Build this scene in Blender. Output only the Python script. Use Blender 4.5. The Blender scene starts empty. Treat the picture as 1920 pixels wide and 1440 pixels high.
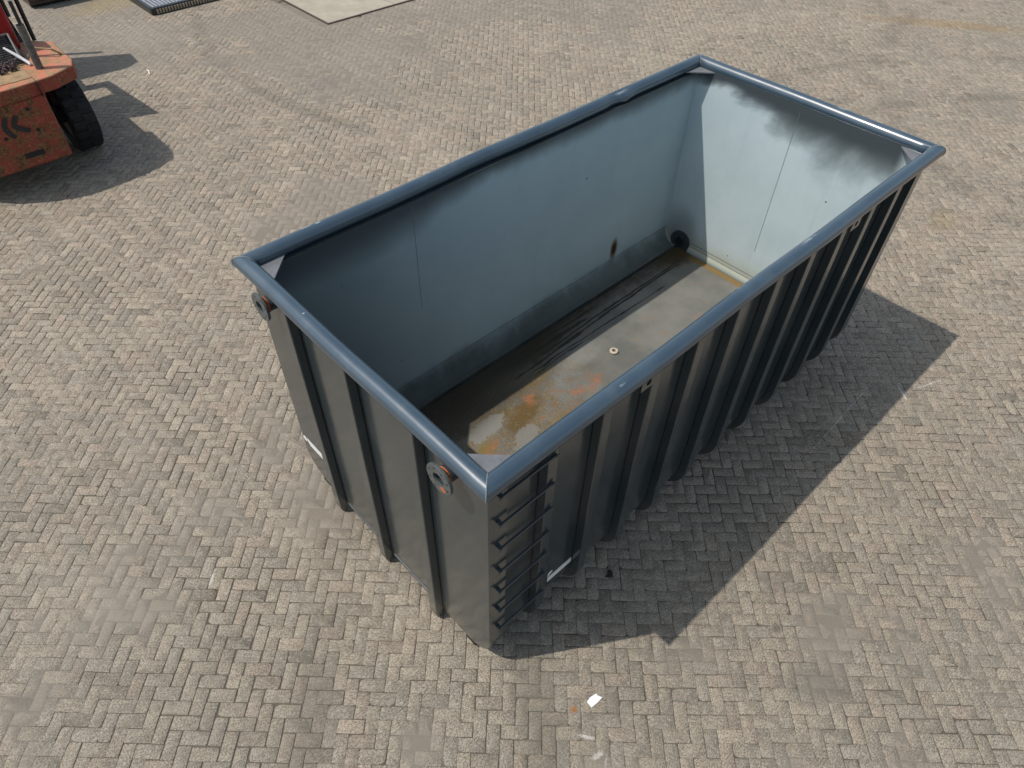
import bpy, bmesh, math, random
import numpy as np
from mathutils import Vector, Matrix, Euler

random.seed(7); rng = np.random.default_rng(11)
S = bpy.context.scene
col = S.collection
R = math.radians

# ---------------------------------------------------------------- camera
cam = bpy.data.cameras.new("camera"); camo = bpy.data.objects.new("camera", cam); col.objects.link(camo)
camo.location = (-1.342, -1.547, 5.358)
camo.rotation_euler = (R(43.072), R(-1.027), R(-43.034))
cam.sensor_width = 36.0; cam.lens = 1311.38/1920*36; cam.clip_start = 0.05; cam.clip_end = 500
S.camera = camo

# ---------------------------------------------------------------- sun and sky
SX, SY = .509, -.316                      # shadow offset on the ground per metre of height
elev = math.atan2(1, math.hypot(SX, SY))
sd = Vector((-SX, -SY, 1)).normalized()   # towards the sun
w = bpy.data.worlds.new("World"); S.world = w; w.use_nodes = True
nt = w.node_tree; bg = nt.nodes["Background"]
sky = nt.nodes.new("ShaderNodeTexSky"); sky.sky_type = 'NISHITA'; sky.sun_disc = False
sky.sun_elevation = elev; sky.sun_rotation = math.atan2(sd.x, sd.y)
sky.air_density = 1.0; sky.dust_density = 1.5
hs = nt.nodes.new("ShaderNodeHueSaturation"); hs.inputs['Saturation'].default_value = .74; hs.inputs['Hue'].default_value = .484
nt.links.new(sky.outputs[0], hs.inputs['Color']); nt.links.new(hs.outputs[0], bg.inputs[0]); bg.inputs[1].default_value = 0.125
sl = bpy.data.lights.new("sun", 'SUN'); sl.energy = 3.0; sl.angle = R(0.55); sl.color = (1.0, .955, .89)
so = bpy.data.objects.new("sun", sl); col.objects.link(so)
so.rotation_euler = sd.to_track_quat('Z', 'Y').to_euler(); so.location = (0, 0, 30)
S.view_settings.view_transform = 'Standard'; S.view_settings.look = 'None'
S.view_settings.exposure = 0.25; S.view_settings.gamma = 1.0; S.view_settings.use_curve_mapping = False

# ---------------------------------------------------------------- helpers
def link(o): col.objects.link(o); return o
def tag(o, label=None, cat=None, group=None, kind=None):
    if label: o["label"] = label
    if cat: o["category"] = cat
    if group: o["group"] = group
    if kind: o["kind"] = kind
    return o
def empty(name, loc=(0, 0, 0)):
    o = bpy.data.objects.new(name, None); o.location = loc; o.empty_display_size = .1; return link(o)

class MB:
    """collects geometry of ONE mesh object"""
    def __init__(s): s.v = []; s.f = []; s.m = []; s.sm = []
    def add(s, vs, fs, mi=0, smooth=False):
        b = len(s.v); s.v += [tuple(v) for v in vs]
        for f in fs: s.f.append([b+i for i in f]); s.m.append(mi); s.sm.append(smooth)
    def box(s, x0, x1, y0, y1, z0, z1, mi=0):
        s.add([(x0,y0,z0),(x1,y0,z0),(x1,y1,z0),(x0,y1,z0),(x0,y0,z1),(x1,y0,z1),(x1,y1,z1),(x0,y1,z1)],
              [(0,3,2,1),(4,5,6,7),(0,1,5,4),(1,2,6,5),(2,3,7,6),(3,0,4,7)], mi)
    def obox(s, c, ax, ay, az, mi=0):
        c, ax, ay, az = map(Vector, (c, ax, ay, az))
        vs = [c+sx*ax+sy*ay+sz*az for sz in (-1,1) for sx, sy in ((-1,-1),(1,-1),(1,1),(-1,1))]
        s.add(vs, [(0,3,2,1),(4,5,6,7),(0,1,5,4),(1,2,6,5),(2,3,7,6),(3,0,4,7)], mi)
    def prism(s, poly, axis, a, b, mi=0, smooth=False):
        """poly of 2D points extruded along axis 0/1/2 from a to b; poly coordinates are the other two axes in order"""
        n = len(poly)
        def P(p, t):
            l = list(p); l.insert(axis, t); return tuple(l)
        vs = [P(p, a) for p in poly] + [P(p, b) for p in poly]
        s.add(vs, [tuple(range(n))[::-1], tuple(range(n, 2*n))], mi)
        b0 = len(s.v)-2*n
        for i in range(n):
            j = (i+1) % n; s.f.append([b0+i, b0+j, b0+n+j, b0+n+i]); s.m.append(mi); s.sm.append(smooth)
    def tube(s, pts, r, n=16, caps=True, mi=0, closed=False):
        pts = [Vector(p) for p in pts]; L = len(pts)
        rs = r if isinstance(r, (list, tuple)) else [r]*L
        b0 = len(s.v); ref = None
        for i, p in enumerate(pts):
            if closed: d = pts[(i+1) % L]-pts[i-1]
            else: d = pts[min(i+1, L-1)]-pts[max(i-1, 0)]
            d.normalize()
            if ref is None: ref = Vector((0,0,1)) if abs(d.z) < .9 else Vector((1,0,0))
            u = (ref-d*ref.dot(d)).normalized(); ref = u; v = d.cross(u)
            for k in range(n):
                a = 2*math.pi*k/n; s.v.append(tuple(p+(u*math.cos(a)+v*math.sin(a))*rs[i]))
        for i in range(L if closed else L-1):
            for k in range(n):
                a, b = b0+i*n, b0+((i+1) % L)*n
                s.f.append([a+k, a+(k+1) % n, b+(k+1) % n, b+k]); s.m.append(mi); s.sm.append(True)
        if caps and not closed:
            s.f.append([b0+k for k in range(n)][::-1]); s.m.append(mi); s.sm.append(False)
            s.f.append([b0+(L-1)*n+k for k in range(n)]); s.m.append(mi); s.sm.append(False)
    def lathe(s, o, d, prof, n=32, mi=0):
        """prof: (radius, distance along d) closed ring section"""
        o, d = Vector(o), Vector(d).normalized()
        ref = Vector((0,0,1)) if abs(d.z) < .9 else Vector((1,0,0))
        u = (ref-d*ref.dot(d)).normalized(); v = d.cross(u); b0 = len(s.v); m = len(prof)
        for k in range(n):
            a = 2*math.pi*k/n; e = u*math.cos(a)+v*math.sin(a)
            for r, t in prof: s.v.append(tuple(o+e*r+d*t))
        for k in range(n):
            for i in range(m):
                j = (i+1) % m; k2 = (k+1) % n
                s.f.append([b0+k*m+i, b0+k*m+j, b0+k2*m+j, b0+k2*m+i]); s.m.append(mi); s.sm.append(True)
    def build(s, name, mats, parent=None, bevel=0, seg=2, autosmooth=35):
        me = bpy.data.meshes.new(name); me.from_pydata(s.v, [], s.f)
        if not isinstance(mats, (list, tuple)): mats = [mats]
        for m in mats: me.materials.append(m)
        me.polygons.foreach_set('material_index', s.m)
        me.validate(); me.update()
        bm = bmesh.new(); bm.from_mesh(me)
        bmesh.ops.recalc_face_normals(bm, faces=bm.faces); bm.to_mesh(me); bm.free()
        me.polygons.foreach_set('use_smooth', s.sm if len(s.sm) == len(me.polygons) else [False]*len(me.polygons))
        o = link(bpy.data.objects.new(name, me)); o.parent = parent
        if bevel:
            b = o.modifiers.new("bevel", 'BEVEL'); b.width = bevel; b.segments = seg; b.limit_method = 'ANGLE'; b.angle_limit = R(40)
            b.harden_normals = False
        if any(s.sm):
            for e in me.edges: pass
            try: me.set_sharp_from_angle(angle=R(autosmooth))
            except Exception: pass
        return o

# ---- node helper
class NT:
    def __init__(s, name):
        s.mat = bpy.data.materials.new(name); s.mat.use_nodes = True; s.t = s.mat.node_tree
        s.p = s.t.nodes["Principled BSDF"]; s.geo = s.t.nodes.new("ShaderNodeNewGeometry")
        s.tc = s.t.nodes.new("ShaderNodeTexCoord"); s.pos = s.tc.outputs['Object']
        s.sep = s.t.nodes.new("ShaderNodeSeparateXYZ"); s.L(s.pos, s.sep.inputs[0])
        s.x, s.y, s.z = s.sep.outputs
    def L(s, a, b):
        if isinstance(a, (int, float)): b.default_value = a
        elif isinstance(a, (tuple, list)): b.default_value = (*a, 1) if len(a) == 3 and len(b.default_value) == 4 else a
        else: s.t.links.new(a, b)
    def m(s, op, a, b=0.0, c=None, clamp=False):
        n = s.t.nodes.new("ShaderNodeMath"); n.operation = op; n.use_clamp = clamp
        s.L(a, n.inputs[0]); s.L(b, n.inputs[1])
        if c is not None: s.L(c, n.inputs[2])
        return n.outputs[0]
    def mul(s, a, b): return s.m('MULTIPLY', a, b)
    def add(s, a, b): return s.m('ADD', a, b)
    def sub(s, a, b): return s.m('SUBTRACT', a, b)
    def mx(s, a, b): return s.m('MAXIMUM', a, b)
    def mn(s, a, b): return s.m('MINIMUM', a, b)
    def ramp(s, v, lo, hi, a=0.0, b=1.0, smooth=True):
        n = s.t.nodes.new("ShaderNodeMapRange"); n.interpolation_type = 'SMOOTHSTEP' if smooth else 'LINEAR'
        s.L(v, n.inputs[0]); s.L(lo, n.inputs[1]); s.L(hi, n.inputs[2]); s.L(a, n.inputs[3]); s.L(b, n.inputs[4]); n.clamp = True
        return n.outputs[0]
    def vec(s, x, y, z):
        n = s.t.nodes.new("ShaderNodeCombineXYZ"); s.L(x, n.inputs[0]); s.L(y, n.inputs[1]); s.L(z, n.inputs[2]); return n.outputs[0]
    def noise(s, scale, detail=4, rough=.55, vec=None, stretch=None, dist=0.0, off=None):
        v = vec or s.pos
        if stretch or off:
            mp = s.t.nodes.new("ShaderNodeMapping"); s.L(v, mp.inputs[0])
            if stretch: mp.inputs['Scale'].default_value = stretch
            if off: mp.inputs['Location'].default_value = off
            v = mp.outputs[0]
        n = s.t.nodes.new("ShaderNodeTexNoise"); s.L(v, n.inputs['Vector']); n.inputs['Scale'].default_value = scale
        n.inputs['Detail'].default_value = detail; n.inputs['Roughness'].default_value = rough; n.inputs['Distortion'].default_value = dist
        return n.outputs[0]
    def vor(s, scale, feature='F1', rnd=1.0, vec=None):
        n = s.t.nodes.new("ShaderNodeTexVoronoi"); n.feature = feature; s.L(vec or s.pos, n.inputs['Vector'])
        n.inputs['Scale'].default_value = scale; n.inputs['Randomness'].default_value = rnd; return n
    def mix(s, f, a, b, mode='MIX'):
        n = s.t.nodes.new("ShaderNodeMix"); n.data_type = 'RGBA'; n.blend_type = mode; n.clamp_factor = True
        s.L(f, n.inputs[0]); s.L(a, n.inputs[6]); s.L(b, n.inputs[7]); return n.outputs[2]
    def blob(s, cx, cy, rx, ry, ang=0.0, soft=.6, warp=None, wamp=.3):
        """soft elliptical mask in object xy, optionally warped by a noise"""
        ca, sa = math.cos(ang), math.sin(ang)
        dx = s.sub(s.x, cx); dy = s.sub(s.y, cy)
        u = s.m('DIVIDE', s.add(s.mul(dx, ca), s.mul(dy, sa)), rx)
        v = s.m('DIVIDE', s.sub(s.mul(dy, ca), s.mul(dx, sa)), ry)
        d = s.m('SQRT', s.add(s.mul(u, u), s.mul(v, v)))
        if warp is not None: d = s.add(d, s.mul(s.sub(warp, .5), wamp))
        return s.ramp(d, 1-soft, 1.0, 1.0, 0.0)
    def bump(s, h, strength=.3, dist=.01):
        n = s.t.nodes.new("ShaderNodeBump"); n.inputs['Strength'].default_value = strength; n.inputs['Distance'].default_value = dist
        s.L(h, n.inputs['Height']); s.L(n.outputs[0], s.p.inputs['Normal'])
    def out(s, color, rough=.5, spec=.5, metal=0.0, coat=0.0):
        s.L(color, s.p.inputs['Base Color']); s.L(rough, s.p.inputs['Roughness']); s.p.inputs['Specular IOR Level'].default_value = spec
        s.L(metal, s.p.inputs['Metallic'])
        if coat: s.p.inputs['Coat Weight'].default_value = coat; s.p.inputs['Coat Roughness'].default_value = .12
        return s.mat

# ---------------------------------------------------------------- materials
def mat_dark(name, base=(.034, .043, .050), rough=.3, dusty=.35, spec=.5):
    n = NT(name); a = n.noise(2.2, 4); b = n.noise(38, 3)
    c = n.mix(n.ramp(a, .35, .7), base, tuple(k*1.18+.003 for k in base))
    c = n.mix(n.mul(n.ramp(b, .5, .8), .12*dusty), c, (.22, .2, .17))
    r = n.ramp(n.add(n.mul(a, .6), n.mul(b, .4)), .3, .7, rough-.05, rough+.09)
    n.bump(n.add(n.noise(3.0, 2), n.mul(n.noise(300, 1), .02)), .10, .02)
    return n.out(c, r, spec)
M_dark = mat_dark("anthracite_paint")
def mat_outer():
    n = NT("anthracite_sheet"); a = n.noise(1.6, 3); b = n.noise(60, 3)
    c = n.mix(n.ramp(a, .35, .7), (.026, .036, .040), (.037, .047, .050))
    low = n.ramp(n.add(n.z, n.mul(a, .6)), .2, 1.1, 1, 0)
    c = n.mix(n.mul(low, .10), c, (.24, .20, .15))
    foot = n.mul(n.ramp(n.add(n.z, n.mul(n.sub(b, .5), .35)), .42, .12), n.ramp(a, .38, .6))
    c = n.mix(n.mul(foot, .30), c, (.22, .18, .13))
    sc = n.ramp(n.noise(1.0, 3, .6, stretch=(30, 30, 1.2)), .71, .735)
    c = n.mix(n.mul(n.mul(sc, n.ramp(n.noise(.9, 2), .52, .6)), .35), c, (.16, .165, .16))
    c = n.mix(n.mul(n.ramp(b, .62, .8), .10), c, (.3, .27, .22))
    n.bump(n.add(n.noise(1.7, 2), n.mul(n.noise(5.5, 2), .12)), .20, .035)
    return n.out(c, n.ramp(a, .3, .7, .17, .24), .5, coat=.35)
M_outer = mat_outer()
def mat_rim():
    n = NT("anthracite_tube"); a = n.noise(3, 4); b = n.noise(40, 4, .7); 
    c = n.mix(n.ramp(a, .35, .7), (.033, .058, .084), (.044, .074, .102))
    scr = n.mul(n.ramp(b, .70, .74), n.ramp(a, .5, .62))
    c = n.mix(n.mul(scr, .5), c, (.35, .38, .38))
    # red dusty patch on the outer side of the far end of the long tube
    red = n.mul(n.ramp(n.x, 3.9, 4.9), n.mul(n.ramp(n.y, -.028, -.052), n.ramp(n.z, 2.41, 2.375)))
    c = n.mix(n.mul(red, .75), c, (.22, .03, .02))
    for (cx, cy, rx_, ry_, s_) in ((.50, 2.52, .05, .010, .8), (.60, 2.51, .025, .012, .7), (0, 1.72, .012, .010, .7), (1.02, -.02, .04, .008, .3), (2.4, .045, .35, .006, .5), (3.1, .02, .10, .02, .4), (3.9, 2.48, .10, .02, .4), (5.16, .9, .02, .06, .5)):
        c = n.mix(n.mul(n.blob(cx, cy, rx_, ry_, 0, .8, b, 2.5), s_), c, (.42, .45, .45))
    dst = n.ramp(n.add(n.noise(7, 5, .7), n.mul(n.sub(a, .5), .5)), .54, .70)
    c = n.mix(n.mul(dst, .14), c, (.13, .125, .11))
    n.bump(n.add(n.noise(2.5, 2), n.add(n.mul(b, .03), n.mul(n.noise(9, 2), .12))), .16, .03)
    return n.out(c, n.ramp(a, .3, .7, .30, .38), .8, coat=.4)
M_rim = mat_rim()
def mat_inner():
    n = NT("light_grey_inner_paint"); smoke = n.noise(2.6, 6, .62, stretch=(1, 1, .7), dist=.25)
    a = n.noise(1.3, 5, .6); fine = n.noise(45, 4, .65)
    streak = n.noise(1.0, 5, .6, stretch=(9, 9, .55))
    c = n.mix(n.ramp(a, .35, .68), (.445, .53, .545), (.51, .59, .60))
    c = n.mix(n.mul(n.ramp(streak, .5, .75), .25), c, (.37, .45, .46))
    # yellowish dirt near the floor
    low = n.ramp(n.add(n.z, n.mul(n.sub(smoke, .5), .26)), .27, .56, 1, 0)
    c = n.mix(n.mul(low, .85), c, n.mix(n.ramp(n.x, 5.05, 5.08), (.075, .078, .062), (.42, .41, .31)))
    green = n.mul(n.ramp(n.add(n.z, n.mul(a, .7)), .55, 1.2, 1, 0), n.ramp(n.x, 4.2, 5.0))
    c = n.mix(n.mul(green, .30), c, (.33, .37, .28))
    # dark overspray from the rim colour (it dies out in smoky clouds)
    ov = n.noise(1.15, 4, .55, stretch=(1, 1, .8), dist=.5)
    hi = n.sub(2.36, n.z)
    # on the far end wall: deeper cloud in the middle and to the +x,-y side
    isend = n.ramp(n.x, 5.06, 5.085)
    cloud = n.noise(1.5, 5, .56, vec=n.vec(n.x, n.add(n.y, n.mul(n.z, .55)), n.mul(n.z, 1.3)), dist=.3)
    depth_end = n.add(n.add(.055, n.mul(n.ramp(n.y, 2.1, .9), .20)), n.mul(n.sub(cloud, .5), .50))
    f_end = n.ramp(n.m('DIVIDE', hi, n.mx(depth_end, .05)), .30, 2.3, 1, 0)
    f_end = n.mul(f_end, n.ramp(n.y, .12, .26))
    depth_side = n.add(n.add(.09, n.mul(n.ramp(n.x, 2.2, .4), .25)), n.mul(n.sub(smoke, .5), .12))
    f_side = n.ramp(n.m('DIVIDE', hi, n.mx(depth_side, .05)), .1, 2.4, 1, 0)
    endx = n.ramp(n.add(n.x, n.mul(n.sub(ov, .5), .3)), -.2, 2.2, 1, 0)  # near-end darkening: overspray with shade painted in
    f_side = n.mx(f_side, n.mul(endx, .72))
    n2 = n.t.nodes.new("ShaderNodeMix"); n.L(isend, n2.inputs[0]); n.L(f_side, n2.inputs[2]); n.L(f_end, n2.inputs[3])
    c = n.mix(n.mul(n.ramp(n.x, 5.085, 5.06), .45), c, (.20, .27, .31))  # shade painted in: everything but the sunlit end wall is darkened
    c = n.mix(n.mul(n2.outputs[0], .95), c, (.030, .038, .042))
    grime_shade = n.mul(n.mul(n.ramp(n.x, 5.07, 5.05), n.ramp(n.add(n.z, n.mul(n.sub(smoke, .5), .25)), .50, .27)), n.ramp(n.x, 3.6, 2.0, .80, .95))  # wall-foot dirt, deepened to offset sky light on the upturned bend
    c = n.mix(grime_shade, c, n.mix(smoke, (.022, .026, .024), (.085, .095, .085)))
    # dark mist round the drain in the far corner
    dd = n.m('SQRT', n.add(n.m('POWER', n.sub(n.y, 2.22), 2.0), n.m('POWER', n.mul(n.sub(n.z, .5), .8), 2.0)))
    c = n.mix(n.mul(n.mul(n.ramp(n.add(dd, n.mul(n.sub(ov, .5), .15)), .08, .32, 1, 0), isend), .42), c, (.05, .055, .045))
    # rusty hole in the left wall
    rx = n.m('DIVIDE', n.sub(n.x, 4.07), .036); rz = n.m('DIVIDE', n.sub(n.z, .59), .085)
    rd = n.add(n.m('SQRT', n.add(n.mul(rx, rx), n.mul(rz, rz))), n.mul(n.sub(fine, .5), .6))
    isl = n.ramp(n.y, 2.3, 2.4)
    c = n.mix(n.mul(n.ramp(rd, .8, 2.2, 1, 0), isl), c, (.10, .022, .009))
    c = n.mix(n.mul(n.mul(n.ramp(rd, .5, .95, 1, 0), isl), .9), c, (.02, .008, .005))
    # run marks under it
    run = n.mul(n.ramp(n.m('ABSOLUTE', n.add(rx, n.mul(n.sub(a, .5), 2.0))), .5, 1.0, 1, 0), n.mul(n.ramp(n.z, .55, .50), isl))
    c = n.mix(n.mul(run, .35), c, (.16, .15, .11))
    # little chips
    sp = n.vor(3.1); chips = n.ramp(n.add(sp.outputs['Distance'], n.mul(n.sub(fine, .5), .06)), .028, .04, 1, 0)
    c = n.mix(n.mul(chips, .85), c, (.05, .04, .035))
    n.bump(n.noise(1.2, 2), .12, .03)
    return n.out(c, .50, .35)
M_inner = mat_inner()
def mat_floor():
    n = NT("stained_floor_paint")
    a = n.noise(1.6, 5, .62); b = n.noise(7, 5, .62); f = n.noise(42, 4, .7); g = n.noise(95, 3, .7)
    c = n.mix(n.ramp(a, .35, .65), (.118, .118, .106), (.178, .174, .154))
    c = n.mix(n.mul(n.ramp(b, .5, .72), .5), c, (.20, .155, .10))
    c = n.mix(n.mul(n.mul(n.ramp(f, .60, .68), n.ramp(a, .42, .6)), .6), c, (.33, .15, .06))
    # near end: speckled residue
    nearf = n.ramp(n.add(n.x, n.mul(n.sub(a, .5), 1.6)), 3.0, 1.9)
    spk = n.mul(n.ramp(n.add(n.mul(f, .35), n.add(n.mul(g, .35), n.mul(b, .30))), .475, .53), nearf)
    c = n.mix(n.mul(spk, .85), c, (.125, .080, .026))
    c = n.mix(n.mul(n.mul(n.ramp(g, .57, .63), nearf), .7), c, (.42, .34, .24))
    # brown puddle marks
    for cx, cy, rx, ry, an, s_, colr in ((1.80, 1.50, .42, .17, .25, .95, (.11, .065, .016)), (1.60, 1.66, .26, .10, -.3, .9, (.12, .08, .025)),
            (1.22, 1.42, .24, .13, .4, .85, (.17, .12, .035)), (1.95, 1.16, .40, .16, .2, .7, (.17, .11, .03)), (2.2, 1.75, .3, .10, .1, .7, (.17, .12, .05)),
            (1.4, 2.05, .75, .30, .1, .8, (.07, .04, .012)), (2.3, 2.12, .8, .16, .05, .8, (.05, .04, .02))):
        c = n.mix(n.mul(n.blob(cx, cy, rx, ry, an, .75, b, 1.8), n.mul(n.ramp(n.add(n.mul(f, .7), n.mul(b, .5)), .38, .56), s_*1.0)), c, colr)
    for cx, cy, rx, ry, an, s_ in ((1.27, 1.345, .26, .15, .6, 1.0), (2.36, 1.50, .26, .10, -.2, 1.0), (2.30, 1.37, .34, .15, .15, 1.0), (2.62, 1.36, .22, .12, .5, .9), (2.0, 1.62, .3, .12, .3, .7),
            (4.64, 1.60, .10, .035, -.5, .7), (4.2, 1.25, .12, .05, 0, .4), (3.7, 1.33, .13, .04, 0, .35), (1.9, 1.35, .08, .05, 0, .6)):
        c = n.mix(n.mul(n.blob(cx, cy, rx, ry, an, 1.0, b, 1.0), n.mul(n.ramp(n.add(n.mul(b, .55), n.mul(f, .45)), .505, .54), s_)), c, n.mix(f, (.36, .075, .018), (.34, .14, .045)))
    # clean pale patches
    c = n.mix(n.mul(n.blob(1.40, 1.62, .26, .10, .1, .14, n.add(n.mul(b, .7), n.mul(f, .3)), 1.8), .85), c, n.mix(g, (.17, .168, .15), (.23, .225, .205)))
    c = n.mix(n.mul(n.blob(1.62, 1.30, .20, .09, .3, .14, n.add(n.mul(b, .7), n.mul(f, .3)), 1.8), .7), c, n.mix(g, (.17, .165, .145), (.23, .22, .20)))
    c = n.mix(n.mul(n.blob(2.7, 1.68, .42, .16, .1, .8, b, 1.6), .45), c, (.26, .255, .235))
    # black run marks along x
    wob = n.add(n.mul(n.sub(n.noise(1.3, 3, .65, stretch=(1, 5, 1)), .5), .11), n.mul(n.sub(n.noise(17, 2), .5), .016))
    yy = n.add(n.y, wob); wid = n.add(.55, n.mul(n.noise(9, 3), .9)); tot = None
    for x0, x1, yc, sl_, wd_ in ((2.35, 4.95, 1.99, .012, .013), (2.6, 4.85, 1.94, .020, .010), (2.2, 4.4, 1.86, -.022, .009), (3.3, 4.7, 1.965, .015, .012), (2.1, 3.3, 2.06, .0, .016),
                                 (2.2, 3.0, 1.80, .01, .008), (2.0, 3.1, 1.91, .02, .015), (2.3, 2.95, 1.835, .03, .010), (1.9, 3.5, 2.12, .01, .018), (2.5, 4.0, 2.17, .02, .010)):
        d = n.m('ABSOLUTE', n.sub(yy, n.add(yc, n.mul(n.sub(n.x, x0), sl_))))
        k = n.mul(n.ramp(n.m('DIVIDE', d, n.mul(wid, wd_)), .6, 1.1, 1, 0), n.mul(n.ramp(n.x, x0, x0+.12), n.ramp(n.x, x1, x1-.10)))
        tot = k if tot is None else n.mx(tot, k)
    c = n.mix(n.mul(tot, .93), c, (.010, .008, .005))
    mud = n.mul(n.mul(n.ramp(n.x, 1.7, 2.3), n.ramp(n.add(n.x, n.mul(n.sub(b, .5), 1.4)), 3.3, 2.6)), n.ramp(n.add(n.y, n.mul(n.sub(b, .5), .3)), 1.85, 2.0))
    c = n.mix(n.mul(mud, .8), c, (.022, .017, .008))
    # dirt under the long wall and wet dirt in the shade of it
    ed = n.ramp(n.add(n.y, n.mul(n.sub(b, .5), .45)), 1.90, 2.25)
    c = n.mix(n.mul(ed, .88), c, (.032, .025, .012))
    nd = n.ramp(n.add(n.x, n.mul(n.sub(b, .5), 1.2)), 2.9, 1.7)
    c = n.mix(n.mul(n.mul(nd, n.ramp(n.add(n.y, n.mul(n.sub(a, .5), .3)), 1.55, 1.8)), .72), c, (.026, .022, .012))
    # brown silt along the far end
    fs = n.ramp(n.add(n.x, n.mul(n.sub(f, .5), .10)), 4.955, 4.985)
    c = n.mix(n.mul(fs, .95), c, n.mix(f, (.14, .085, .025), (.24, .155, .055)))
    fc = n.blob(4.92, 2.18, .42, .34, 0, .5, b, .8)
    c = n.mix(n.mul(fc, .85), c, (.045, .03, .012))
    chips = n.ramp(n.add(n.vor(6.0).outputs['Distance'], n.mul(n.sub(f, .5), .10)), .03, .05, 1, 0)
    c = n.mix(n.mul(chips, .6), c, (.09, .06, .03))
    n.bump(n.add(n.mul(f, .3), b), .12, .01)
    return n.out(c, n.ramp(b, .3, .7, .42, .62), .4)
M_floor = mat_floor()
def mat_plain(name, c, rough=.5, var=.2, scale=12, spec=.4, metal=0, bump=.1, emission=None):
    n = NT(name); a = n.noise(scale, 4, .6); b = n.noise(scale*7, 3)
    lo = tuple(k*(1-var) for k in c); hi = tuple(min(1, k*(1+var)) for k in c)
    cc = n.mix(n.ramp(n.add(n.mul(a, .7), n.mul(b, .3)), .35, .65), lo, hi)
    n.bump(b, bump, .004); return n.out(cc, rough, spec, metal)
M_white = mat_plain("white_vinyl", (.78, .78, .76), .4, .04)
M_rust = mat_plain("orange_primer_rust", (.42, .125, .045), .6, .3, 60)
M_black = mat_plain("black_void", (.012, .012, .012), .6, .2)
M_flange = mat_plain("grey_flange_paint", (.085, .095, .095), .38, .2, 25)
M_gusset = mat_plain("gusset_plate_paint", (.15, .155, .165), .35, .15, 8)
M_bead = mat_plain("weld_bead", (.20, .22, .215), .5, .3, 80)
M_linebead = mat_plain("sealed_seam", (.16, .175, .155), .6, .3, 40)
M_tyre = mat_plain("tyre_rubber", (.017, .017, .017), .75, .4, 20, bump=.6)
M_steel = mat_plain("dirty_steel", (.10, .092, .085), .5, .35, 20)
M_ringm = mat_plain("pale_rubber_ring", (.5, .42, .32), .6, .15, 30)
def mat_orange():
    n = NT("worn_orange_red_paint"); a = n.noise(5, 5, .68); b = n.noise(30, 5, .7); l = n.noise(1.5, 3)
    base = n.mix(n.ramp(l, .35, .65), (.27, .045, .030), (.19, .045, .026))
    base = n.mix(n.ramp(n.z, 1.385, 1.40), base, n.mix(n.ramp(a, .45, .55), (.48, .17, .10), (.40, .26, .14)))
    base = n.mix(n.mul(n.ramp(b, .52, .62), .45), base, (.50, .17, .10))
    scuff = n.ramp(n.add(n.mul(a, .65), n.mul(b, .35)), .47, .53)
    c = n.mix(n.mul(n.mul(scuff, n.ramp(n.z, 1.34, 1.20, .45, 1)), .92), base, n.mix(n.ramp(b, .4, .6), (.045, .026, .012), (.19, .10, .04)))
    c = n.mix(n.mul(n.mul(n.ramp(b, .62, .68), n.ramp(a, .45, .6)), .7), c, (.05, .035, .025))
    n.bump(n.add(a, n.mul(b, .5)), .35, .008)
    return n.out(c, .6, .35)
M_orange = mat_orange()
M_red = mat_plain("red_hood_paint", (.28, .012, .015), .35, .25, 4)
M_sand = mat_plain("dusty_tan_plate", (.30, .20, .11), .75, .2, 9)
M_logo = mat_plain("black_emblem_paint", (.022, .021, .022), .6, .3, 20)
M_glossblack = mat_plain("black_gloss_steel", (.02, .024, .026), .3, .3, 9)

# ---------------------------------------------------------------- ground
def vnoise(x, y, seed=0):
    r = np.random.default_rng(seed).random((256, 256))
    xi = np.floor(x).astype(int); yi = np.floor(y).astype(int); fx = x-xi; fy = y-yi
    fx = fx*fx*(3-2*fx); fy = fy*fy*(3-2*fy)
    g = lambda i, j: r[i % 256, j % 256]
    return (g(xi, yi)*(1-fx)+g(xi+1, yi)*fx)*(1-fy)+(g(xi, yi+1)*(1-fx)+g(xi+1, yi+1)*fx)*fy
def fbm(x, y, o, seed):
    s = 0; a = 1; t = 0
    for k in range(o): s = s+a*vnoise(x*2**k+17*k, y*2**k+31*k, seed+k); t += a; a *= .5
    return s/t

TH = R(-44.0); cu, su = math.cos(TH), math.sin(TH)
def uv2w(u, v): return u*cu-v*su, u*su+v*cu
def w2uv(x, y): return x*cu+y*su, -x*su+y*cu
U = .0972
def in_slab(x, y, m=0.0):        # concrete slab far away
    return (x > 6.12+m) & (y > 11.68+m) & (x < 12.0-m) & (y < 19-m)

def sandf(x, y):
    """0..1, how far drifted sand fills the joints and covers the stones"""
    big = fbm(x*.40+5, y*.40+2, 4, 40); mid = fbm(x*1.9, y*1.9, 4, 60); fn = fbm(x*8, y*8, 3, 80)
    u, v = w2uv(x, y)
    bias = .34*np.exp(-((x-1.9)**2+(y+1.9)**2)/1.5) + .26*np.exp(-((x-3.0)**2+(y-15.4)**2)/12) + .26*np.exp(-((x-4.0)**2+(y+2.2)**2)/2.2) + .10*np.clip((v-7)/7, 0, 1)
    f = (big-.5)*1.5+(mid-.5)*.8+(fn-.5)*.35+bias
    return np.clip((f-.02)/.38, 0, 1)
def sandh(x, y):
    f = sandf(x, y)
    return -.0055+.0048*f+(fbm(x*14, y*14, 2, 90)-.5)*.0022

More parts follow.
